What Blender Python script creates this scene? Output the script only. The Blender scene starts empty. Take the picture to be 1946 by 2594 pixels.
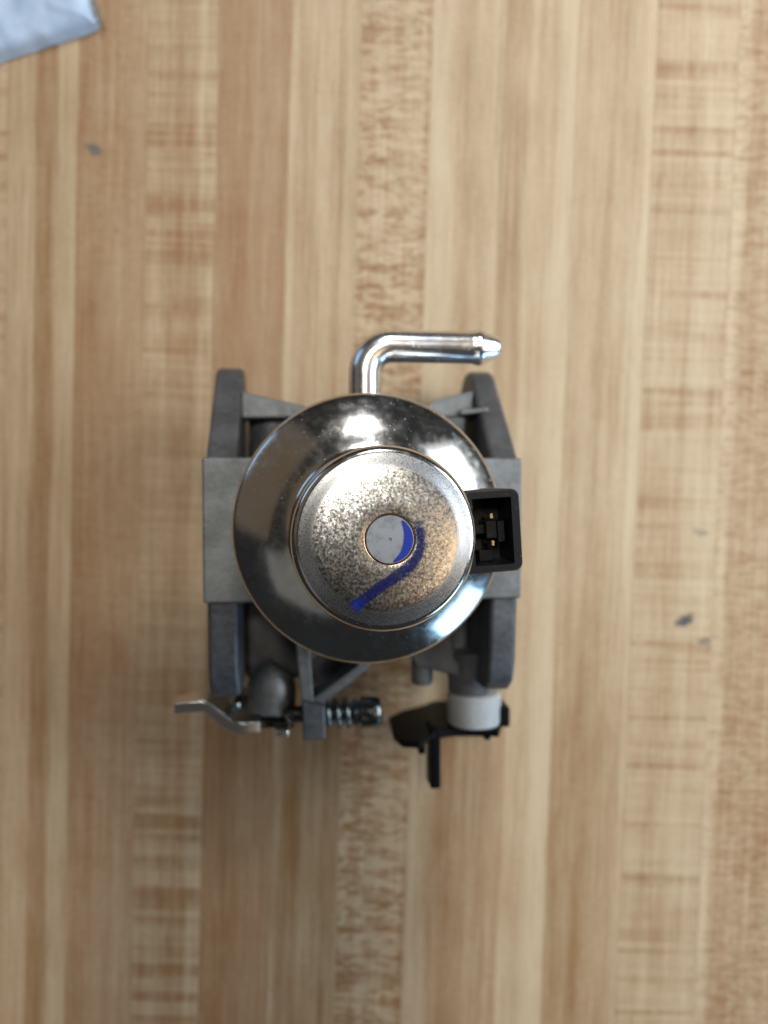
import bpy, bmesh, math, random
from mathutils import Vector, Matrix, noise as mnoise
random.seed(7)
S = bpy.context.scene
C = S.collection
R = math.radians
MM = 0.001

# ---------------------------------------------------------------- camera
cam_d = bpy.data.cameras.new('camera')
cam = bpy.data.objects.new('camera', cam_d)
C.objects.link(cam)
cam.location = (0, 0, 0.190)
cam.rotation_euler = (R(-2.35), 0, 0)
cam_d.sensor_fit = 'HORIZONTAL'
cam_d.sensor_width = 36.0
cam_d.lens = 36.0 * 2040 / 1946
cam_d.clip_start = 0.002
cam_d.clip_end = 50
cam_d.dof.use_dof = True
cam_d.dof.focus_distance = 0.119
cam_d.dof.aperture_fstop = 15.5
S.camera = cam
S.render.resolution_x, S.render.resolution_y = 768, 1024

# ---------------------------------------------------------------- light
W = bpy.data.worlds.new('World'); S.world = W
W.use_nodes = True
W.node_tree.nodes['Background'].inputs[0].default_value = (0.85, 0.93, 1.0, 1)
W.node_tree.nodes['Background'].inputs[1].default_value = 0.026

def area(name, loc, size, size_y, watts, col, target=(0, 0, 0)):
    d = bpy.data.lights.new(name, 'AREA')
    d.shape = 'RECTANGLE'; d.size = size; d.size_y = size_y
    d.energy = watts; d.color = col
    o = bpy.data.objects.new(name, d); C.objects.link(o)
    o.location = loc
    o.rotation_euler = (Vector(target) - Vector(loc)).to_track_quat('-Z', 'Y').to_euler()
    return o
area('room_light', (0.85, -0.22, 1.40), 0.45, 0.45, 1.7, (1.0, 0.70, 0.42))
area('room_light', (0.03, 0.37, 0.33), 0.075, 0.06, 0.55, (0.95, 0.97, 1.0))
area('room_light', (0.03, 0.30, 1.10), 0.17, 0.17, 4.2, (1.0, 0.95, 0.86))
area('room_light', (-1.00, 0.55, 0.85), 1.50, 0.90, 0.50, (1.0, 0.74, 0.50))  # added dim panel standing in for a warm lit wall, no lamp there
area('room_light', (-0.80, -0.83, 1.30), 1.10, 0.90, 0.55, (0.96, 0.94, 0.92), (-0.80, -0.82, 0))
area('window_light', (0.34, 0.08, 0.23), 0.32, 0.16, 1.55, (0.77, 0.89, 1.0))
area('window_light', (0.58, -0.52, 0.15), 0.32, 0.22, 1.7, (0.36, 0.65, 1.0))
area('window_light', (-0.60, 0.42, 0.20), 0.30, 0.20, 0.36, (0.38, 0.65, 1.0))

S.view_settings.view_transform = 'Standard'
S.view_settings.look = 'None'
S.view_settings.gamma = 1
S.view_settings.exposure = 0.0

# ---------------------------------------------------------------- node helpers
class NT:
    def __init__(s, name):
        s.m = bpy.data.materials.new(name); s.m.use_nodes = True
        s.t = s.m.node_tree; s.b = s.t.nodes['Principled BSDF']
    def n(s, typ, **kw):
        x = s.t.nodes.new(typ)
        for k, v in kw.items(): setattr(x, k, v)
        return x
    def put(s, sock, v):
        if isinstance(v, bpy.types.NodeSocket): s.t.links.new(v, sock)
        elif isinstance(v, (tuple, list)) and len(v) == 3 and sock.type == 'RGBA': sock.default_value = (*v, 1)
        else: sock.default_value = v
    def math(s, op, a, b=0.0, c=None, clamp=False):
        x = s.n('ShaderNodeMath', operation=op, use_clamp=clamp)
        s.put(x.inputs[0], a); s.put(x.inputs[1], b)
        if c is not None: s.put(x.inputs[2], c)
        return x.outputs[0]
    def coord(s):                      # object coordinates in millimetres
        tc = s.n('ShaderNodeTexCoord')
        x = s.n('ShaderNodeVectorMath', operation='SCALE')
        s.put(x.inputs[0], tc.outputs['Object']); x.inputs['Scale'].default_value = 1000
        return x.outputs[0]
    def vmul(s, v, k):
        x = s.n('ShaderNodeVectorMath', operation='MULTIPLY')
        s.put(x.inputs[0], v); x.inputs[1].default_value = k
        return x.outputs[0]
    def vadd(s, v, k):
        x = s.n('ShaderNodeVectorMath', operation='ADD')
        s.put(x.inputs[0], v); s.put(x.inputs[1], k)
        return x.outputs[0]
    def noise(s, v, scale=1.0, detail=2.0, rough=0.5, dist=0.0):
        x = s.n('ShaderNodeTexNoise')
        s.put(x.inputs['Vector'], v); x.inputs['Scale'].default_value = scale
        x.inputs['Detail'].default_value = detail; x.inputs['Roughness'].default_value = rough
        x.inputs['Distortion'].default_value = dist
        return x.outputs['Fac']
    def step(s, v, a, b, lo=0.0, hi=1.0):
        x = s.n('ShaderNodeMapRange', interpolation_type='SMOOTHSTEP')
        s.put(x.inputs[0], v)
        x.inputs[1].default_value = a; x.inputs[2].default_value = b
        x.inputs[3].default_value = lo; x.inputs[4].default_value = hi
        return x.outputs[0]
    def mix(s, f, a, b):
        x = s.n('ShaderNodeMix', data_type='RGBA')
        s.put(x.inputs[0], f); s.put(x.inputs[6], a); s.put(x.inputs[7], b)
        return x.outputs[2]
    def sep(s, v):
        x = s.n('ShaderNodeSeparateXYZ'); s.put(x.inputs[0], v); return x.outputs
    def comb(s, a, b, c):
        x = s.n('ShaderNodeCombineXYZ')
        for i, q in enumerate((a, b, c)): s.put(x.inputs[i], q)
        return x.outputs[0]
    def bump(s, h, strength=0.3, dist=0.1):
        x = s.n('ShaderNodeBump'); s.put(x.inputs['Height'], h)
        x.inputs['Strength'].default_value = strength; x.inputs['Distance'].default_value = dist * MM
        s.t.links.new(x.outputs[0], s.b.inputs['Normal'])
        return x
    def set(s, **kw):
        names = dict(col='Base Color', metal='Metallic', rough='Roughness', spec='Specular IOR Level', coat='Coat Weight',
                     coat_rough='Coat Roughness', alpha='Alpha', sss='Subsurface Weight', ior='IOR')
        for k, v in kw.items(): s.put(s.b.inputs[names[k]], v)

def mat_cast(name, col, rough=0.5, metal=0.55, scuff=0.35):
    k = NT(name); p = k.coord()
    big = k.noise(p, 0.16, 3); mid = k.noise(p, 0.9, 4, 0.6); fine = k.noise(p, 6, 3, 0.6)
    f = k.math('ADD', k.math('MULTIPLY', big, 0.6), k.math('MULTIPLY', mid, 0.4))
    c = k.mix(k.step(f, 0.35, 0.65), tuple(x * 0.72 for x in col), tuple(x * 1.2 for x in col))
    sc = k.math('ADD', k.step(k.noise(p, 0.55, 6, 0.75), 0.58, 0.72), k.step(k.noise(p, 2.2, 3, 0.6), 0.68, 0.75), clamp=True)
    c = k.mix(k.math('MULTIPLY', sc, scuff), c, (0.42, 0.41, 0.39))
    k.set(col=c, metal=metal, rough=k.step(mid, 0.3, 0.7, rough - 0.08, rough + 0.12))
    k.bump(k.math('ADD', k.math('MULTIPLY', fine, 0.5), mid), 0.5, 0.12)
    return k.m

def mat_plated(name, col, rough=0.14, grain=0.0, smear=1.0, bumpd=0.03, dent=0.0):
    k = NT(name); p = k.coord()
    big = k.noise(p, 0.12, 3, 0.6); mid = k.noise(p, 0.5, 4, 0.65); fine = k.noise(p, 3.5, 3, 0.7)
    c = k.mix(k.step(big, 0.35, 0.65), col, tuple(a * b for a, b in zip(col, (0.96, 0.88, 0.78))))
    spk = k.step(k.noise(p, 2.6, 2, 0.5), 0.70, 0.76)
    k.set(col=c, metal=1.0, rough=k.math('ADD', k.step(mid, 0.35, 0.75, rough, rough + 0.10 * smear), k.math('MULTIPLY', spk, 0.22)))
    h = k.math('ADD', k.math('MULTIPLY', mid, 1.0), k.math('MULTIPLY', fine, 0.25 + grain))
    if dent: h = k.math('ADD', h, k.math('MULTIPLY', k.noise(p, 0.22, 2), dent))
    h = k.math('ADD', h, k.math('MULTIPLY', spk, 1.6))
    k.bump(h, 0.35, bumpd)
    return k.m

M = {}
M['cast'] = mat_cast('cast_zinc', (0.215, 0.225, 0.228), 0.5)
M['cast_dark'] = mat_cast('cast_zinc_dull', (0.128, 0.132, 0.140), 0.50, 0.5, 0.15)
M['bowl'] = mat_plated('zinc_plated_steel', (0.66, 0.655, 0.635), 0.135, 0, 1.0, 0.016, 6.0)
M['can'] = mat_plated('zinc_plated_can', (0.68, 0.67, 0.64), 0.16, 0.4)
M['pipe'] = mat_plated('bright_tube', (0.80, 0.83, 0.88), 0.22, 0, 0.6, 0.02)
M['steel'] = mat_plated('zinc_plated_lever', (0.90, 0.90, 0.89), 0.28, 0, 0.4, 0.008)
M['screw'] = mat_plated('dark_zinc_screw', (0.22, 0.26, 0.27), 0.22)
M['warm_rim'] = mat_plated('warm_reflection_edge', (0.62, 0.38, 0.22), 0.22)  # orange reflection on the pin hole's rim, put into the colour
M['brass'] = mat_plated('tinned_brass_pin', (0.80, 0.68, 0.42), 0.25)

def mat_grain():
    k = NT('grained_zinc'); p = k.coord()
    big = k.noise(p, 0.13, 3); g = k.noise(p, 2.3, 2, 0.6); g2 = k.noise(k.vadd(p, (31, 7, 0)), 7.5, 2, 0.6)
    c = k.mix(k.step(big, 0.38, 0.62), (0.62, 0.62, 0.61), (0.58, 0.55, 0.51))
    stain = k.step(k.noise(p, 0.5, 5, 0.7), 0.5, 0.72)
    c = k.mix(k.math('MULTIPLY', stain, 0.25), c, (0.40, 0.36, 0.32))
    k.set(col=c, metal=1.0, rough=k.step(g, 0.3, 0.7, 0.21, 0.32))
    vo = k.n('ShaderNodeTexVoronoi'); k.put(vo.inputs['Vector'], p); vo.inputs['Scale'].default_value = 5.5
    vo2 = k.n('ShaderNodeTexVoronoi'); k.put(vo2.inputs['Vector'], p); vo2.inputs['Scale'].default_value = 2.6
    d1 = k.vmul(k.vadd(vo.outputs['Color'], (-0.5, -0.5, -0.5)), (0.08, 0.08, 0.0))
    d2 = k.vmul(k.vadd(vo2.outputs['Color'], (-0.5, -0.5, -0.5)), (0.055, 0.055, 0.0))
    ge = k.n('ShaderNodeNewGeometry')
    nn = k.n('ShaderNodeVectorMath', operation='NORMALIZE'); k.put(nn.inputs[0], k.vadd(k.vadd(ge.outputs['Normal'], d1), d2))
    k.put(k.b.inputs['Normal'], nn.outputs[0])
    return k.m
M['grain'] = mat_grain()
def mat_ring():
    k = NT('satin_zinc_ring'); p = k.coord()
    g = k.noise(p, 5.0, 3, 0.65)
    k.set(col=(0.64, 0.64, 0.64), metal=1.0, rough=k.step(g, 0.3, 0.7, 0.25, 0.36))
    k.bump(g, 0.3, 0.03)
    return k.m
M['ring'] = mat_ring()
def mat_pin():
    k = NT('pin_end'); p = k.coord()
    g = k.noise(p, 1.2, 5, 0.7); st = k.step(k.noise(k.vadd(p, (5, 9, 0)), 0.55, 5, 0.7), 0.46, 0.70)
    k.set(col=k.mix(k.math('MULTIPLY', st, 0.6), (0.30, 0.31, 0.33), (0.15, 0.15, 0.155)), metal=0.35, rough=0.55)
    k.bump(g, 0.3, 0.04)
    return k.m
M['pin'] = mat_pin()
def mat_ink():
    k = NT('blue_marker_ink'); p = k.coord()
    at = k.n('ShaderNodeAttribute', attribute_name='feather').outputs['Fac']
    g = k.noise(p, 3.2, 3, 0.65)
    a = k.step(k.math('ADD', at, k.math('MULTIPLY', k.math('SUBTRACT', g, 0.5), 1.6)), 0.16, 1.15, 0.0, 0.76)
    end = k.n('ShaderNodeAttribute', attribute_name='fade').outputs['Fac']
    c = k.mix(end, k.mix(g, (0.004, 0.006, 0.05), (0.006, 0.014, 0.17)), (0.010, 0.045, 0.50))
    k.set(col=c, metal=0.15, rough=0.4, alpha=a, spec=0.2)
    k.bump(g, 0.5, 0.10)
    return k.m
M['ink'] = mat_ink()
def mat_plastic(name, col, rough, dust=0.0, sss=0.0, spec=0.45):
    k = NT(name); p = k.coord()
    g = k.noise(p, 2.5, 4, 0.6)
    c = k.mix(k.step(g, 0.3, 0.7), tuple(x * 0.85 for x in col), tuple(x * 1.15 for x in col))
    if dust:
        sp = k.step(k.noise(p, 3.1, 2, 0.5), 0.735, 0.76)
        hz = k.step(k.noise(p, 0.4, 4, 0.7), 0.5, 0.8)
        c = k.mix(k.math('MULTIPLY', sp, dust), c, (0.55, 0.58, 0.62))
        c = k.mix(k.math('MULTIPLY', hz, 0.015), c, (0.4, 0.42, 0.45))
    k.set(col=c, rough=k.step(g, 0.3, 0.7, rough - 0.06, rough + 0.1), spec=spec)
    if sss:
        k.set(sss=sss); k.b.inputs['Subsurface Scale'].default_value = 0.002
        k.b.inputs['Subsurface Radius'].default_value = (1, 0.9, 0.8)
    k.bump(g, 0.3, 0.05)
    return k.m
M['black'] = mat_plastic('black_plastic', (0.008, 0.009, 0.011), 0.36, 1.0, 0, 0.25)
M['black_metal'] = mat_plastic('black_oxide_steel', (0.003, 0.003, 0.004), 0.45, 0, 0, 0.12)
M['white'] = mat_plastic('white_nylon', (0.45, 0.46, 0.46), 0.42, 0, 0.35)
def mat_paper():
    k = NT('blue_white_paper'); p = k.coord()
    g = k.noise(p, 0.15, 4, 0.6); f = k.noise(p, 2.0, 3, 0.6)
    k.set(col=k.mix(k.step(g, 0.35, 0.65), (0.45, 0.58, 0.77), (0.54, 0.66, 0.83)), rough=0.55)
    k.bump(f, 0.25, 0.06)
    return k.m
M['paper'] = mat_paper()

# maple: stops run across the strip's width (fraction, lightness)
DARK = (0.325, 0.174, 0.072); LIGHT = (0.66, 0.515, 0.335); RED = (0.385, 0.188, 0.098)
END_DARK = {4: 0.30, 6: 0.26, 8: 0.30, 3: 0.12}   # strips whose tone darkens towards one end
BIAS = {0: -0.10, 1: -0.08, 2: -0.08, 3: -0.03, 6: 0.03, 7: 0.06, 8: 0.08, 9: 0.10, 10: 0.06}
def mat_maple(idx, width, stops, curl=0.0, fleck=0.0, red=0.0, stains=()):
    k = NT('maple_strip'); p = k.vadd(k.coord(), (0, idx * 53.7, 0)); raw = k.coord()
    x, y, z = k.sep(p)
    wob = k.math('MULTIPLY', k.math('SUBTRACT', k.noise(k.comb(k.math('MULTIPLY', x, 0.10), k.math('MULTIPLY', y, 0.022), idx * 3.1), 1.0, 2), 0.5), 0.22)
    u = k.math('ADD', k.math('ADD', k.math('DIVIDE', x, width), 0.5), wob)
    rmp = k.n('ShaderNodeValToRGB'); k.put(rmp.inputs[0], u)
    el = rmp.color_ramp.elements
    while len(el) > 1: el.remove(el[-1])
    el[0].position = stops[0][0]; el[0].color = (stops[0][1],) * 3 + (1,)
    for a, v in stops[1:]:
        e = el.new(a); e.color = (v,) * 3 + (1,)
    tone = k.math('MULTIPLY_ADD', rmp.outputs[0], 1.0, BIAS.get(idx, 0.0))
    def sn(sx, sy, d=3.0, off=0.0, r=0.55, dist=0.0):
        return k.noise(k.comb(k.math('MULTIPLY', x, sx), k.math('MULTIPLY', y, sy), off + idx * 1.7), 1.0, d, r, dist)
    def cen(v, g): return k.math('MULTIPLY', k.math('SUBTRACT', v, 0.5), g)
    tone = k.math('ADD', tone, cen(sn(0.45, 0.012, 3), 0.55))
    tone = k.math('ADD', tone, cen(sn(1.3, 0.026, 4, 4.0, 0.6), 0.85))
    tone = k.math('ADD', tone, cen(sn(3.6, 0.11, 4, 9.0, 0.7), 0.85))
    tone = k.math('ADD', tone, k.math('ADD', cen(sn(0.09, 0.045, 3, 14.0), 0.5), cen(sn(0.9, 0.7, 3, 17.0, 0.6), 0.35)))
    if idx in END_DARK: tone = k.math('SUBTRACT', tone, k.step(k.math('ADD', k.sep(raw)[1], cen(sn(0.3, 0.02, 2, 25.0), 60.0)), 0.0, -75.0, 0.0, END_DARK[idx]))
    redf = k.math('ADD', red, cen(sn(0.12, 0.03, 2, 21.0), 0.9))
    if curl:
        msk = k.step(sn(0.015, 0.022, 1, 33.0), 0.36, 0.60, 0.12, 1.0)
        b = k.step(sn(0.012, 0.27, 2, 41.0, 0.5, 0.15), 0.47, 0.66)
        b = k.math('MULTIPLY', b, k.step(sn(0.55, 0.06, 2, 45.0), 0.3, 0.62, 0.35, 1.0))
        b = k.math('MULTIPLY', k.math('MULTIPLY', b, msk), curl)
        tone = k.math('SUBTRACT', tone, k.math('MULTIPLY', b, 0.45))
        redf = k.math('ADD', redf, k.math('MULTIPLY', b, 0.55))
        ln = sn(0.03, 0.85, 2, 57.0, 0.5)
        tone = k.math('ADD', tone, k.math('MULTIPLY', cen(ln, 0.55), curl))
    if fleck:
        d = k.step(sn(0.26, 0.75, 3, 61.0, 0.6, 0.9), 0.46, 0.62)
        d2 = k.step(sn(0.09, 0.45, 2, 67.0, 0.5, 0.6), 0.48, 0.66)
        dd = k.math('ADD', k.math('MULTIPLY', d, 0.75), k.math('MULTIPLY', d2, 0.45))
        dd = k.math('MULTIPLY', dd, k.step(sn(0.05, 0.02, 1, 71.0), 0.3, 0.6, 0.5, 1.0))
        tone = k.math('SUBTRACT', tone, k.math('MULTIPLY', dd, 0.85 * fleck))
        redf = k.math('ADD', redf, k.math('MULTIPLY', dd, 0.5 * fleck))
    c = k.mix(k.math('MULTIPLY', tone, 1.0, clamp=True), DARK, LIGHT)
    c = k.mix(k.math('MULTIPLY', redf, 0.35, clamp=True), c, RED)
    pore = k.step(sn(9.0, 0.9, 2, 81.0, 0.6), 0.66, 0.78)
    c = k.mix(k.math('MULTIPLY', pore, 0.18), c, (0.16, 0.09, 0.05))
    for sx_, sy_, rx, ry, ang, dens, scol in stains:
        v = k.vadd(raw, (-sx_, -sy_, 0))
        mp = k.n('ShaderNodeMapping', vector_type='TEXTURE'); k.put(mp.inputs[0], v)
        mp.inputs['Rotation'].default_value = (0, 0, ang); mp.inputs['Scale'].default_value = (rx, ry, 1000)
        ln_ = k.n('ShaderNodeVectorMath', operation='LENGTH'); k.put(ln_.inputs[0], mp.outputs[0])
        q = k.math('ADD', ln_.outputs['Value'], cen(k.noise(raw, 0.8, 5, 0.7), 2.4))
        c = k.mix(k.math('MULTIPLY', k.step(q, 1.15, 0.55), dens), c, scol)
    k.set(col=c, rough=k.step(sn(2.2, 0.1, 3, 91.0), 0.3, 0.7, 0.48, 0.62), spec=0.40)
    k.bump(k.math('ADD', sn(5.5, 0.2, 3, 9.0), k.math('MULTIPLY', k.noise(p, 0.5, 2), 1.2)), 0.22, 0.06)
    return k.m

# ---------------------------------------------------------------- mesh helpers (millimetres in, metres out)
def finish(name, bm, mat, parent=None, smooth=35, bevel=0, seg=2, loc=None, mats=None):
    bmesh.ops.recalc_face_normals(bm, faces=bm.faces)
    for v in bm.verts: v.co *= MM
    me = bpy.data.meshes.new(name); bm.to_mesh(me); bm.free()
    for m in (mats or [mat]): me.materials.append(m)
    o = bpy.data.objects.new(name, me); C.objects.link(o)
    if parent: o.parent = parent
    if smooth:
        for f in me.polygons: f.use_smooth = True
        me.set_sharp_from_angle(angle=R(smooth))
    if bevel:
        b = o.modifiers.new('edge', 'BEVEL'); b.width = bevel * MM; b.segments = seg
        b.limit_method = 'ANGLE'; b.angle_limit = R(40); b.harden_normals = True
    if loc: o.location = [c * MM for c in loc]
    return o
def empty(name, loc=(0, 0, 0), rot=(0, 0, 0), parent=None):
    o = bpy.data.objects.new(name, None); C.objects.link(o)
    o.location = [c * MM for c in loc]; o.rotation_euler = rot
    o.empty_display_size = 0.01
    if parent: o.parent = parent
    return o
def tag(o, **kw):
    for a, v in kw.items(): o[a] = v
    return o
def box(bm, x0, x1, y0, y1, z0, z1, mtx=None):
    vs = [bm.verts.new((x, y, z)) for z in (z0, z1) for x, y in ((x0, y0), (x1, y0), (x1, y1), (x0, y1))]
    if mtx:
        for v in vs: v.co = mtx @ v.co
    for f in ((3, 2, 1, 0), (4, 5, 6, 7), (0, 1, 5, 4), (1, 2, 6, 5), (2, 3, 7, 6), (3, 0, 4, 7)):
        bm.faces.new([vs[i] for i in f])
def prism(bm, pts, a, b, axis='z'):
    f = {'z': lambda p, h: (p[0], p[1], h), 'x': lambda p, h: (h, p[0], p[1]), 'y': lambda p, h: (p[0], h, p[1])}[axis]
    lo = [bm.verts.new(f(p, a)) for p in pts]; hi = [bm.verts.new(f(p, b)) for p in pts]
    bm.faces.new(lo[::-1]); bm.faces.new(hi)
    n = len(pts)
    for i in range(n):
        bm.faces.new((lo[i], lo[(i + 1) % n], hi[(i + 1) % n], hi[i]))
def lathe(bm, prof, axis='z', c=(0, 0, 0), n=96, cap=True, mids=None):
    """prof: (radius, height) list along the axis through c"""
    rings = []
    for r, h in prof:
        ring = []
        for i in range(n):
            a = 2 * math.pi * i / n
            u, v = r * math.cos(a), r * math.sin(a)
            q = {'z': (u, v, h), 'x': (h, u, v), 'y': (u, h, v)}[axis]
            ring.append(bm.verts.new((q[0] + c[0], q[1] + c[1], q[2] + c[2])))
        rings.append(ring)
    for j in range(len(rings) - 1):
        for i in range(n):
            f = bm.faces.new((rings[j][i], rings[j][(i + 1) % n], rings[j + 1][(i + 1) % n], rings[j + 1][i]))
            if mids: f.material_index = mids[j]
    if cap:
        bm.faces.new(rings[0][::-1])
        f = bm.faces.new(rings[-1])
        if mids: f.material_index = mids[-1]
def arc(cx, cz, r, a0, a1, n):
    return [(cx + r * math.cos(R(a0 + (a1 - a0) * i / n)), cz + r * math.sin(R(a0 + (a1 - a0) * i / n))) for i in range(n + 1)]
def tube(bm, path, rad, n=32, cap=True):
    """path: Vectors, rad: number or list"""
    path = [Vector(p) for p in path]
    rad = rad if isinstance(rad, list) else [rad] * len(path)
    rings = []; up = None
    for i, p in enumerate(path):
        t = (path[min(i + 1, len(path) - 1)] - path[max(i - 1, 0)]).normalized()
        if up is None:
            up = Vector((0, 0, 1)) if abs(t.z) < 0.9 else Vector((1, 0, 0))
        s = t.cross(up).normalized(); up = s.cross(t).normalized()
        rings.append([bm.verts.new(p + rad[i] * (math.cos(2 * math.pi * k / n) * s + math.sin(2 * math.pi * k / n) * up)) for k in range(n)])
    for j in range(len(rings) - 1):
        for k in range(n):
            bm.faces.new((rings[j][k], rings[j][(k + 1) % n], rings[j + 1][(k + 1) % n], rings[j + 1][k]))
    if cap:
        bm.faces.new(rings[0][::-1]); bm.faces.new(rings[-1])
def rrect(x0, x1, y0, y1, radii, n=6):
    """rounded rectangle, radii for corners (x1y1, x0y1, x0y0, x1y0)"""
    pts = []
    for (cx, cy, sx, sy, a0), r in zip(((x1, y1, -1, -1, 0), (x0, y1, 1, -1, 90), (x0, y0, 1, 1, 180), (x1, y0, -1, 1, 270)), radii):
        pts += arc(cx + sx * r, cy + sy * r, r, a0, a0 + 90, n)
    return pts

def catmull(P, n):
    P = [Vector(p) for p in P]; P = [P[0] * 2 - P[1]] + P + [P[-1] * 2 - P[-2]]; out = []
    for i in range(1, len(P) - 2):
        for q in range(n):
            t = q / n
            out.append(0.5 * (2 * P[i] + (P[i + 1] - P[i - 1]) * t + (2 * P[i - 1] - 5 * P[i] + 4 * P[i + 1] - P[i + 2]) * t * t + (3 * P[i] - P[i - 1] - 3 * P[i + 1] + P[i + 2]) * t ** 3))
    return out + [P[-2]]

# ---------------------------------------------------------------- butcher block worktop
top = tag(empty('butcher_block_worktop', (0, 0, 0), (0, 0, R(-1.75))),
          label='maple butcher block worktop of glued strips under the carburetor', category='worktop')
X = [-89.6, -73.5, -57.4, -41.2, -24.6, -8.2, 8.0, 24.9, 41.9, 59.9, 78.9, 97.0]
STR = {  # index of left edge: stops, curl, fleck, red, stains (strip coordinates)
    0: ([(0, .55), (.08, .72), (.36, .66), (.43, .30), (.66, .26), (.74, .68), (1, .72)], 0, 0, .1),
    1: ([(0, .34), (.3, .38), (.5, .5), (.7, .52), (.85, .6), (1, .5)], 0, .12, .55),
    2: ([(0, .55), (.3, .62), (.4, .48), (.7, .46), (.78, .72), (1, .66)], 1.0, 0, .15),
    3: ([(0, .30), (.4, .30), (.6, .45), (.8, .40), (1, .36)], .12, 0, .65),
    4: ([(0, .78), (.09, .76), (.14, .52), (.4, .50), (.5, .66), (.7, .60), (.76, .38), (.83, .64), (1, .58)], 0, 0, .0),
    5: ([(0, .74), (.5, .80), (.9, .78), (1, .6)], .2, 1.0, .2),
    6: ([(0, .80), (.24, .80), (.32, .62), (.5, .40), (.7, .52), (.95, .70), (1, .7)], 0, 0, .1),
    7: ([(0, .34), (.30, .36), (.38, .68), (.52, .62), (.68, .62), (.76, .90), (.95, .92), (1, .8)], 0, 0, .2),
    8: ([(0, .52), (.5, .50), (.8, .58), (.9, .80), (1, .78)], 0, 0, .12),
    9: ([(0, .55), (.5, .52), (.6, .66), (.9, .64), (1, .6)], .95, 0, .18),
    10: ([(0, .88), (.1, .86), (.2, .42), (.4, .46), (1, .52)], 0, .5, .25),
}
GREY = (0.165, 0.145, 0.13)
def to_strip(i, wx, wy):              # a table point in the strip's own coordinates
    a = R(1.75); cx = 0.5 * (X[i] + X[i + 1])
    return wx * math.cos(a) - wy * math.sin(a) - cx, wx * math.sin(a) + wy * math.cos(a)
def st(i, wx, wy, rx, ry, ang, dens, col=GREY): return (*to_strip(i, wx, wy), rx, ry, ang, dens, col)
stains = {1: [st(1, -67.3, 76.4, 2.3, 1.3, -0.5, 0.95), st(1, -62.3, 57.7, 0.7, 0.6, 0, 0.5)],
          2: [st(2, -55.3, 103.5, 0.8, 0.6, 0, 0.4)],
          9: [st(9, 71.4, -33.6, 2.6, 1.4, 0.5, 1.0, (0.10, 0.098, 0.09)), st(9, 76.2, -38.6, 1.5, 1.1, 0.2, 0.75, (0.2, 0.14, 0.11)),
              st(9, 74.8, -12.7, 2.2, 1.0, -0.2, 0.45)]}
edges = [(X[i], X[i + 1], i) for i in range(11)]
x = X[0]; j = 20
while x > -190: w = random.uniform(15.5, 18); edges.append((x - w, x, j)); x -= w; j += 1
x = X[-1]
while x < 190: w = random.uniform(15.5, 18); edges.append((x, x + w, j)); x += w; j += 1
for x0, x1, i in edges:
    w = x1 - x0
    if i in STR: stops, cu, fl, rd = STR[i]
    else:
        stops = [(q / 5, random.uniform(.3, .75)) for q in range(6)]
        cu, fl, rd = random.choice([(0, 0, .2), (.8, 0, .2), (0, .6, .3)])
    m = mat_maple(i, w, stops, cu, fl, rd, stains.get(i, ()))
    bm = bmesh.new()
    h = w / 2 - 0.01; b = 0.05
    prism(bm, [(-h, -30), (h, -30), (h, -b), (h - b, 0), (-h + b, 0), (-h, -b)], -300, 260, 'y')
    finish('strip', bm, m, top, smooth=0, loc=((x0 + x1) / 2, 0, 0))

# ---------------------------------------------------------------- carburetor
carb = tag(empty('carburetor', (-7.73, -9.01, 0.15), (R(-0.23), R(6.13), 0)),
           label='small engine carburetor standing upside down with its plated fuel bowl up', category='carburetor')

# flanges: outline in (y, z)
def flange(name, x0, x1, zlow):
    ol = [(12.5, 38.6)] + arc(25.0, 14.5, 7.4, 47, -60, 8) + [(12, zlow), (-10, zlow)] + arc(-26.2, 24.5, 7.6, 235, 180, 5)
    ol += [(-33.8, 30.0), (-33.2, 33.0), (-31.2, 35.6), (-27.0, 37.2), (-14.0, 38.3)]
    bm = bmesh.new(); prism(bm, ol, x0, x1, 'x')
    return finish(name, bm, M['cast_dark'], carb, bevel=0.95, seg=4)
flange('mounting_flange', -29.4, -23.7, -3.0)
fr = flange('mounting_flange', 24.4, 29.7, 3.2)
bm = bmesh.new(); box(bm, 29.7, 30.5, -11, 11, 20, 37.5)
finish('gasket_face', bm, M['cast'], fr, bevel=0.2)

# top deck of the casting, barrel and the lumps round it
bm = bmesh.new(); box(bm, -29.9, 29.9, -14.0, 12.8, 31.0, 40.0)
finish('bowl_deck', bm, M['cast'], carb, bevel=0.45, seg=2)
bm = bmesh.new(); lathe(bm, [(13, -23.9), (13, -14), (14.5, -8), (14.5, 8), (13, 14), (13, 24.1)], 'x', (0, 0, 20), 64)
lathe(bm, [(17, 24), (17, 41)], 'z', (0, 0, 0), 64)
finish('barrel', bm, M['cast_dark'], carb, bevel=0.6)
bm = bmesh.new()
prism(bm, [(-23.9, -12), (-23.9, -33.0), (-19, -34.5), (-13, -33.5), (-7, -28), (-4, -12)], 5, 20)
finish('throttle_housing', bm, M['cast_dark'], carb, bevel=1.6, seg=3)
bm = bmesh.new()
prism(bm, [(24.1, -12), (24.1, -29), (20, -30), (15, -27), (9, -12)], 6, 20)
finish('choke_housing', bm, M['cast_dark'], carb, bevel=1.6, seg=3)
bm = bmesh.new()
prism(bm, [(7, -22), (12.0, -30.5), (15.5, -31), (23.6, -33.6), (19.6, -26), (19.0, -18)], 22.5, 25)
finish('gusset', bm, M['cast_dark'], carb, bevel=0.5)
bm = bmesh.new(); lathe(bm, [(2.3, -27), (2.3, -34.0), (1.9, -34.5)], 'y', (13.5, 0, 22), 32)
finish('locating_peg', bm, M['cast'], carb)
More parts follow.
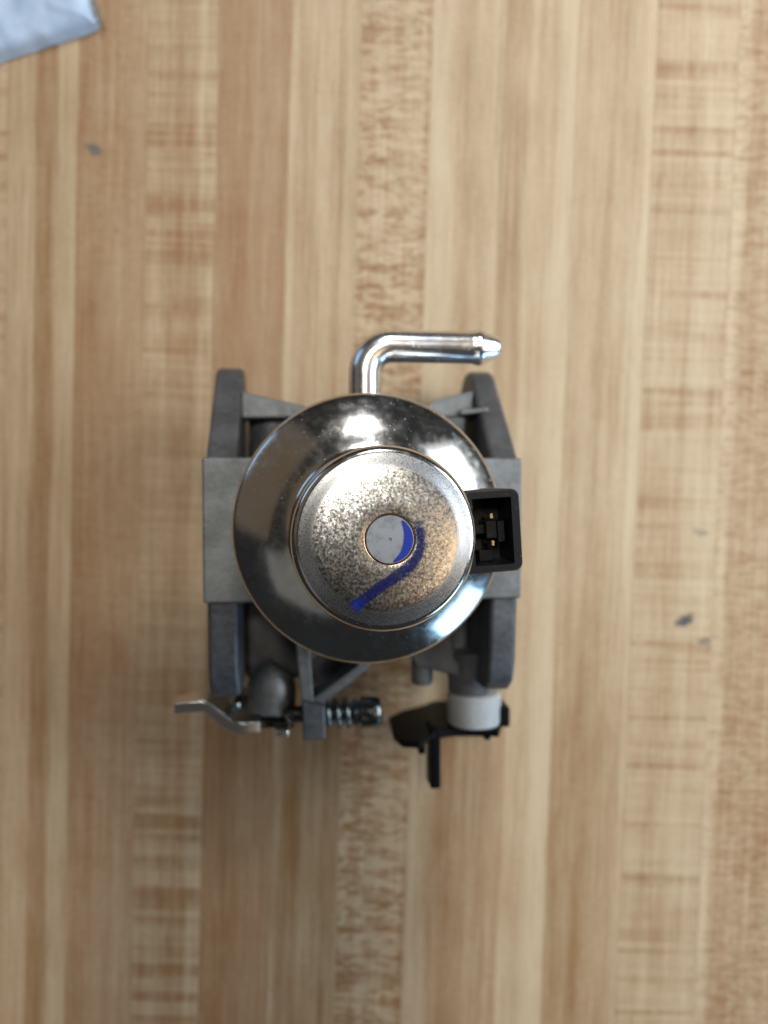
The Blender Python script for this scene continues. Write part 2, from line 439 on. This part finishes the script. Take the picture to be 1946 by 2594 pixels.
# rear webs and cored passages
bm = bmesh.new()
prism(bm, [(-23.8, 26.6), (-11.0, 23.8), (-7, 20), (-13.2, 21.4), (-23.8, 21.2)], 12, 24)
finish('rear_web', bm, M['cast'], carb, bevel=0.4)
bm = bmesh.new(); lathe(bm, [(5.2, 8), (5.2, 21.3)], 'y', (-17.6, 0, 15.5), 48)
finish('passage', bm, M['cast_dark'], carb, bevel=0.4)
bm = bmesh.new()
prism(bm, [(8, 20), (16.1, 25.3), (24.1, 27.4), (24.1, 22.6), (19.0, 21.2), (12, 16)], 10, 23)
finish('rear_web', bm, M['cast'], carb, bevel=0.4)
bm = bmesh.new()
prism(bm, [(20.5, 23.0), (26.4, 23.6), (26.4, 22.6), (20.5, 22.0)], 20, 27.6)
finish('rib', bm, M['cast'], carb, bevel=0.25)
bm = bmesh.new(); box(bm, 17.5, 22.0, 12, 22, 12, 26)
finish('passage', bm, M['cast_dark'], carb, bevel=0.8)

# throttle shaft boss with its ridge
pts = catmull([(-15.8, -30.6, 21.8, 2.6), (-16.6, -31.6, 21.7, 4.0), (-17.6, -33.4, 21.5, 4.9), (-18.4, -36.0, 21.2, 5.3), (-18.7, -39.0, 21.0, 5.4)], 6)
bm = bmesh.new(); tube(bm, [(-15.7, -30.4, 21.8)] + [p[:3] for p in pts] + [(-18.75, -39.4, 21.0)], [1.2] + [p[3] for p in pts] + [5.0], 48)
finish('throttle_shaft_boss', bm, M['cast'], carb, smooth=60)
bm = bmesh.new(); lathe(bm, [(5.6, -27.5), (4.6, -30), (4.3, -36.4)], 'y', (23.6, 0, 21.5), 56)
finish('choke_shaft_boss', bm, M['cast_dark'], carb)

# idle screw bracket: arm, brace, floor, lug
bm = bmesh.new(); prism(bm, [(-13.6, -20), (-10.6, -20), (-9.5, -36.2), (-11.9, -36.2)], 17, 28)
finish('bracket_arm', bm, M['cast'], carb, bevel=0.35)
bm = bmesh.new(); prism(bm, [(-10.2, -37.6), (-8.3, -37.6), (1.2, -30.0), (4, -26), (2, -26), (-0.9, -29.4), (-10.2, -36.1)], 18, 27)
finish('bracket_brace', bm, M['cast'], carb, bevel=0.35)
bm = bmesh.new(); prism(bm, [(-12, -20), (3, -20), (0, -29.6), (-10, -35.5)], 16.5, 18.5)
finish('bracket_floor', bm, M['cast_dark'], carb)
bm = bmesh.new(); prism(bm, [(-11.9, -35.4), (-7.3, -36.6), (-7.2, -43.2), (-11.7, -43.4)], 19, 30)
finish('bracket_lug', bm, M['cast_dark'], carb, bevel=0.45, seg=3)
# idle screw
sc = empty('idle_screw', (0, 0, 0), parent=carb)
zc, yc = 25.0, -39.4
bm = bmesh.new(); lathe(bm, [(1.2, -15.4), (1.75, -14.8), (1.75, -0.6)], 'x', (0, yc, zc), 32)
finish('shank', bm, M['screw'], sc)
bm = bmesh.new()
lathe(bm, [(2.4, -1.3), (2.8, -1.2), (2.8, -0.5), (2.2, -0.3), (2.2, 0.1)], 'x', (0, yc, zc), 48)
finish('washer', bm, M['screw'], sc, 25)
bm = bmesh.new()
lathe(bm, [(2.9, 0.1), (3.15, 0.4), (3.15, 3.4)] + [(3.0, 4.0), (2.6, 4.4), (1.9, 4.6)], 'x', (0, yc, zc), 48)
finish('head', bm, M['screw'], sc, 40)
bm = bmesh.new()
turns = 2.9; N = 150
tube(bm, [(-7.0 + 5.7 * i / N, yc + 2.7 * math.cos(2 * math.pi * turns * i / N), zc + 2.7 * math.sin(2 * math.pi * turns * i / N)) for i in range(N + 1)], 0.5, 12)
finish('spring', bm, M['screw'], sc)

# throttle lever: a bent steel strip seen on edge
def strip_mesh(bm, pts, th, z0, z1, n=1):
    """a bent plate: pts centre line in plan, th thickness, z0/z1 lists or numbers"""
    P = [Vector((p[0], p[1])) for p in pts]; L_, R_ = [], []
    for i, p in enumerate(P):
        t = (P[min(i + 1, len(P) - 1)] - P[max(i - 1, 0)]).normalized(); nn = Vector((-t.y, t.x))
        L_.append(p + nn * th / 2); R_.append(p - nn * th / 2)
    za = z0 if isinstance(z0, list) else [z0] * len(P); zb = z1 if isinstance(z1, list) else [z1] * len(P)
    vs = [[bm.verts.new((q.x, q.y, z)) for q, z in ((L_[i], za[i]), (R_[i], za[i]), (R_[i], zb[i]), (L_[i], zb[i]))] for i in range(len(P))]
    for i in range(len(P) - 1):
        for a in range(4):
            bm.faces.new((vs[i][a], vs[i][(a + 1) % 4], vs[i + 1][(a + 1) % 4], vs[i + 1][a]))
    bm.faces.new(vs[0][::-1]); bm.faces.new(vs[-1])
bm = bmesh.new()
pl = [(-37.2, -36.8), (-34.5, -36.6), (-31.8, -36.4), (-30.4, -36.9), (-28.6, -38.6), (-26.6, -40.3), (-25.2, -41.0), (-23.0, -41.2), (-20.4, -41.1)]
strip_mesh(bm, pl, 2.2, [22, 20, 18, 16, 14, 12, 11, 11, 12], [27.6] * 8 + [27.2])
tl = finish('throttle_lever', bm, M['steel'], carb, bevel=0.25)
bm = bmesh.new(); strip_mesh(bm, [(-21.5, -41.2), (-13.5, -41.4)], 1.5, 12, 25.2)
finish('lever_plate', bm, M['screw'], tl, bevel=0.25)
bm = bmesh.new(); strip_mesh(bm, [(-17.3, -42.1), (-14.4, -42.2)], 1.6, 18, 28.6)
finish('stop_tab', bm, M['steel'], tl, bevel=0.6, seg=3)
bm = bmesh.new(); lathe(bm, [(1.3, 14), (1.3, 25.3), (1.0, 26.2), (0.4, 26.6)], 'z', (-25.3, -37.0, 0), 24)
finish('stop_pin', bm, M['screw'], tl)

# choke side: white collar, black lever
bm = bmesh.new()
lathe(bm, [(4.0, -36.6), (5.3, -36.7), (5.8, -37.2), (5.8, -42.9), (5.5, -43.5), (4.0, -43.6)], 'y', (25.0, 0, 20.8), 64)
finish('shaft_collar', bm, M['white'], carb)
bm = bmesh.new()
prism(bm, [(33.0, 8), (33.4, 16), (31.2, 20.5), (29.2, 26.0), (27.5, 25.2), (20, 24.3), (15, 25.8), (11.8, 31.0), (8.2, 30.2), (7.0, 25.0), (7.4, 13.5), (11, 9.0), (17, 4.5), (20, 1), (27, 3)], -45.4, -43.9, 'y')
cl = finish('choke_lever', bm, M['black_metal'], carb, bevel=0.3)
bm = bmesh.new(); box(bm, 11.7, 13.0, -47.0, -44.4, 18, 30.0); finish('lever_tab', bm, M['black_metal'], cl, bevel=0.35, seg=3)
bm = bmesh.new(); box(bm, 26.4, 27.8, -46.2, -43.6, 16, 25.0); finish('lever_tab', bm, M['black_metal'], cl, bevel=0.35, seg=3)
bm = bmesh.new(); box(bm, 14.8, 17.0, -56.0, -43.0, 19.5, 25.5); finish('link_arm', bm, M['black_metal'], cl, bevel=0.5, seg=3)
bm = bmesh.new(); box(bm, 29.8, 32.2, -43.9, -39.5, 17, 24); finish('stop_ear', bm, M['black_metal'], cl, bevel=0.5, seg=3)

# fuel inlet tube
cx, cy, zz, rb = 0.0, 33.7, 39.0, 5.2
bend = [(cx + rb - rb * math.cos(R(a)), cy - rb + rb * math.sin(R(a)), zz) for a in range(0, 91, 6)]
path = [(cx, 16, zz), (cx, 22, zz)] + bend + [(12, cy, zz), (19.8, cy, zz)]
rad = [3.05] * len(path)
for dx, r_ in ((20.4, 3.07), (20.9, 3.22), (21.4, 3.36), (21.9, 3.32), (22.4, 3.1), (23.2, 2.75), (24.2, 2.4), (25.1, 2.1), (25.4, 1.9), (25.5, 1.6)):
    path.append((dx, cy, zz)); rad.append(r_)
bm = bmesh.new(); tube(bm, path, rad, 48)
finish('fuel_inlet_tube', bm, M['pipe'], carb)

# float bowl
prof = [(22.9, 40.2), (24.05, 41.0), (24.15, 43.5), (24.05, 47.6)]
prof += arc(22.2, 48.0, 1.8, 0, 52, 8)
prof += [(22.3, 50.0), (21.1, 50.80), (19.8, 51.52), (18.6, 52.15), (17.4, 52.68), (16.4, 53.08), (15.4, 53.42), (14.6, 53.72), (14.1, 53.95), (13.7, 54.3), (13.4, 54.9)]
bm = bmesh.new(); lathe(bm, prof, 'z', (0, 0, 0), 160)
finish('fuel_bowl', bm, M['bowl'], carb, smooth=50)

# shut-off solenoid
prof = [(13.1, 53.5), (13.45, 64), (13.68, 72.5)] + arc(12.2, 72.6, 1.48, 8, 76, 10)
prof += [(12.1, 74.12), (11.5, 74.30), (10.9, 74.45), (10.5, 74.56)]
n0 = len(prof)
bm = bmesh.new()
lathe(bm, prof, 'z', (0, 0, 0), 160, cap=False, mids=[0] * (n0 - 5) + [1] * 4)
bm.verts.ensure_lookup_table()
PX = 0.6                               # the pin stands a little off centre
last = bm.verts[-160:]
hole = [(9.0, 74.68, 2), (7.5, 74.78, 2), (5.5, 74.87, 2), (3.80, 74.91, 2), (3.72, 74.89, 3), (3.63, 74.80, 3), (3.60, 74.6, 3), (3.57, 73.2, 3)]
for r, h, mi in hole:
    ox = PX * max(0, min(1, (10.3 - r) / 6.5))
    ring = [bm.verts.new((ox + r * math.cos(2 * math.pi * q / 160), r * math.sin(2 * math.pi * q / 160), h)) for q in range(160)]
    for q in range(160):
        f = bm.faces.new((last[q], last[(q + 1) % 160], ring[(q + 1) % 160], ring[q])); f.material_index = mi
    last = ring
bm.faces.new(last)
so = finish('solenoid', bm, None, carb, smooth=50, mats=[M['can'], M['ring'], M['grain'], M['warm_rim']])
bm = bmesh.new(); lathe(bm, [(3.5, 73.2), (3.5, 74.80), (3.40, 74.91), (0.26, 74.93), (0.14, 74.70)], 'z', (PX, 0, 0), 96)
finish('plunger_pin', bm, M['pin'], so)
from mathutils.bvhtree import BVHTree
bvh = BVHTree.FromPolygons([v.co / MM for v in so.data.vertices], [list(p.vertices) for p in so.data.polygons])
def ztop(q):
    h = bvh.ray_cast(Vector((q.x, q.y, 90)), Vector((0, 0, -1)))[0]
    return h.z if h else 74.0
def stroke(name, grid, feath, fade):
    bm = bmesh.new()
    la = bm.verts.layers.float.new('feather'); lb = bm.verts.layers.float.new('fade')
    V = []
    for row, fr_, fd in zip(grid, feath, fade):
        r_ = []
        for p, q, d in zip(row, fr_, fd):
            v = bm.verts.new(p); v[la] = q; v[lb] = d; r_.append(v)
        V.append(r_)
    for a in range(len(V) - 1):
        for b in range(len(V[0]) - 1):
            bm.faces.new((V[a][b], V[a + 1][b], V[a + 1][b + 1], V[a][b + 1]))
    return finish(name, bm, M['ink'], so, smooth=180)
line = catmull([(4.35, 3.0), (4.5, 2.0), (4.65, .5), (4.6, -1.2), (4.05, -2.9), (2.95, -4.25), (.95, -5.75), (-1.1, -7.05), (-2.85, -8.4), (-4.3, -9.6), (-5.2, -10.3)], 6)
G, Fe, Fd = [], [], []
for i, p in enumerate(line):
    p = Vector(p[:2]) if len(p) > 2 else p
    t = (Vector(line[min(i + 1, len(line) - 1)]) - Vector(line[max(i - 1, 0)])).normalized(); nn = Vector((-t.y, t.x))
    s_ = i / (len(line) - 1); w = 1.06 + 0.12 * math.sin(s_ * 7) - 0.1 * s_
    row, fr_, fd = [], [], []
    for q in range(9):
        e = (q - 4) / 4; c2 = p + nn * e * w * 1.12
        if (c2 - Vector((PX, 0))).length < 4.0: c2 = Vector((PX, 0)) + (c2 - Vector((PX, 0))).normalized() * 4.0
        row.append((c2.x, c2.y, ztop(c2) + 0.02))
        end = min(1, min(s_ / 0.05, (1 - s_) / 0.08))
        fr_.append(min(1, (1 - abs(e)) / 0.35) * end * (0.62 if s_ < 0.12 else 1) * (1 - 0.45 * max(0, (s_ - 0.75) / 0.25))); fd.append(max(0, min(1, (s_ - 0.80) / 0.10)) * 0.9)
    G.append(row); Fe.append(fr_); Fd.append(fd)
stroke('marker_stroke', G, Fe, Fd)
inner = catmull([(1.55, 2.7), (1.87, 1.2), (1.79, -.34), (1.36, -1.87), (0.34, -3.2)], 5)
G, Fe, Fd = [], [], []
for i, p in enumerate(inner):
    s_ = i / (len(inner) - 1); a = R(60 + (-84 - 60) * s_)
    o2 = Vector((3.36 * math.cos(a), 3.36 * math.sin(a))); row = []
    for q in range(6):
        c2 = Vector(p[:2]).lerp(o2, q / 5); row.append((PX + c2.x, c2.y, 74.945))
    G.append(row); Fe.append([0.25, 1.2, 1.6, 1.6, 1.6, 1.6] if 0 < i < len(inner) - 1 else [0.1] * 6); Fd.append([0.7] * 6)
stroke('marker_stroke', G, Fe, Fd)

# electrical connector on the solenoid's side
co = empty('connector', (17.3, 0.75, 0), (0, 0, R(3.7)), carb)
out = rrect(-6.5, 4.05, -6.25, 6.35, (1.25, 0.3, 0.3, 1.25)); inn = rrect(-3.35, 2.7, -5.1, 5.15, (0.2,) * 4)
bm = bmesh.new()
def loop(pts, z): return [bm.verts.new((p[0], p[1], z)) for p in pts]
n = len(out); ins = [(p[0] * 0.955, p[1] * 0.965) for p in out]
loops = [loop(out, 57.5), loop(out, 69.55), loop(ins, 70.0), loop(inn, 70.0), loop(inn, 61.0)]
for a, b in zip(loops, loops[1:]):
    for i in range(n): bm.faces.new((a[i], a[(i + 1) % n], b[(i + 1) % n], b[i]))
bm.faces.new(loops[0][::-1]); bm.faces.new(loops[-1])
finish('shell', bm, M['black'], co, smooth=40)
bm = bmesh.new()
box(bm, -0.6, 1.1, -1.3, 1.5, 61.02, 66.5); box(bm, 1.1, 2.2, -1.9, 1.4, 61.02, 67.0)
box(bm, -3.3, -0.6, -0.6, 0.9, 61.02, 65.2); box(bm, -2.6, -0.9, -3.3, -1.5, 61.02, 64.0)
box(bm, -1.5, 0.8, -5.05, -3.2, 61.02, 64.5)
finish('key', bm, M['black'], co, smooth=0, bevel=0.12)
for y in (2.25, -2.0):
    bm = bmesh.new(); box(bm, -0.1, 0.42, y - 0.42, y + 0.42, 61.02, 67.4)
    finish('contact_pin', bm, M['brass'], co, bevel=0.1)

# ---------------------------------------------------------------- paper packet at the corner of the picture
bm = bmesh.new()
NX, NY = 70, 56; LX, LY = 78.0, 62.0
def hgt(u, v):
    d = min(u, v) if u < LX / 2 else min(v, LX - u); d = min(d, LY - v)
    cr = math.hypot(max(0, 6 - u), max(0, 6 - v))
    h = 3.8 * (1 - math.exp(-d / 0.9)) + 0.25 * math.sin(u * 0.13 + v * 0.2)
    h += 0.8 * mnoise.fractal(Vector((u * 0.10, v * 0.10, 3.3)), 1.0, 2.0, 3)
    r1 = abs(mnoise.noise(Vector((u * 0.085 + 7, v * 0.085, 1.0)))); h += 0.45 * math.exp(-r1 / 0.05)
    return max(0.35 + 0.15 * d, h)
def pos(i, j):
    a = (i / NX) ** 1.5 * LX; b = (j / NY) ** 1.5 * LY
    u, v = a, b
    k = max(0, 1.2 - u - v) * 0.5                     # blunt torn corner
    jag = 0.55 * mnoise.fractal(Vector((v * 0.6, 9.1, 0)), 1.0, 2.0, 3) * math.exp(-u / 2.0)
    return u + k + jag, v + k * 0.6 + 0.25 * mnoise.noise(Vector((u * 0.2, 1.7, 0))) * math.exp(-v / 2)
V = [[None] * (NY + 1) for _ in range(NX + 1)]
for i in range(NX + 1):
    for j in range(NY + 1):
        u, v = pos(i, j); V[i][j] = bm.verts.new((-u, v, hgt((i / NX) ** 1.5 * LX, (j / NY) ** 1.5 * LY)))
for i in range(NX):
    for j in range(NY): bm.faces.new((V[i][j], V[i][j + 1], V[i + 1][j + 1], V[i + 1][j]))
rim = [V[i][0] for i in range(NX + 1)] + [V[NX][j] for j in range(1, NY + 1)] + [V[i][NY] for i in range(NX - 1, -1, -1)] + [V[0][j] for j in range(NY - 1, 0, -1)]
low = [bm.verts.new((v.co.x * 0.985 - 0.6, v.co.y * 0.985 + 0.6, 0.05)) for v in rim]
m_ = len(rim)
for i in range(m_): bm.faces.new((rim[i], low[i], low[(i + 1) % m_], rim[(i + 1) % m_]))
bm.faces.new(low)
pk = finish('paper_packet', bm, M['paper'], smooth=60, loc=(-65.0, 103.2, 0.02))
pk.rotation_euler = (0, 0, R(17.4))
bm = bmesh.new(); tv = []
for a in range(9):
    row = []
    for b in range(5):
        v_, u_ = a * 0.75, b * 0.35
        row.append(bm.verts.new((0.2 + u_ * 0.9 + 0.35 * mnoise.noise(Vector((v_ * 1.1, 2, u_))), v_ + 0.3 * mnoise.noise(Vector((5, v_, u_))),
                                 2.6 + 0.9 * math.sin(u_ * 1.9) + 0.5 * mnoise.noise(Vector((v_ * 0.8, u_, 9))) - 0.5 * u_)))
    tv.append(row)
for a in range(8):
    for b in range(4): bm.faces.new((tv[a][b], tv[a][b + 1], tv[a + 1][b + 1], tv[a + 1][b]))
fl = finish('torn_edge', bm, mat_plastic('kraft_fibre', (0.26, 0.20, 0.13), 0.7), pk, smooth=180)
sl = fl.modifiers.new('paper', 'SOLIDIFY'); sl.thickness = 0.2 * MM
tag(pk, label='crumpled bluish white paper packet corner lying on the worktop', category='packet')

# ---------------------------------------------------------------- the phone the picture is taken with, out of view, added for its shade and dark reflection
ph = tag(empty('smartphone', (-21, -57, 190.8), (R(-2.35), 0, 0)),
         label='black smartphone held flat above the carburetor, out of view, added for shade and dark reflections', category='phone')
bm = bmesh.new(); prism(bm, rrect(-36, 36, -75, 75, (8,) * 4, 8), 1.2, 9.0)
finish('phone_body', bm, M['black'], ph, bevel=1.2, seg=3)
bm = bmesh.new(); lathe(bm, [(5.6, 0.15), (5.6, 1.3)], 'z', (21, 57, 0), 48, cap=False)
lathe(bm, [(5.6, 0.15), (3.2, 0.15), (3.0, 1.15)], 'z', (21, 57, 0), 48, cap=False)
finish('lens_ring', bm, M['black_metal'], ph)
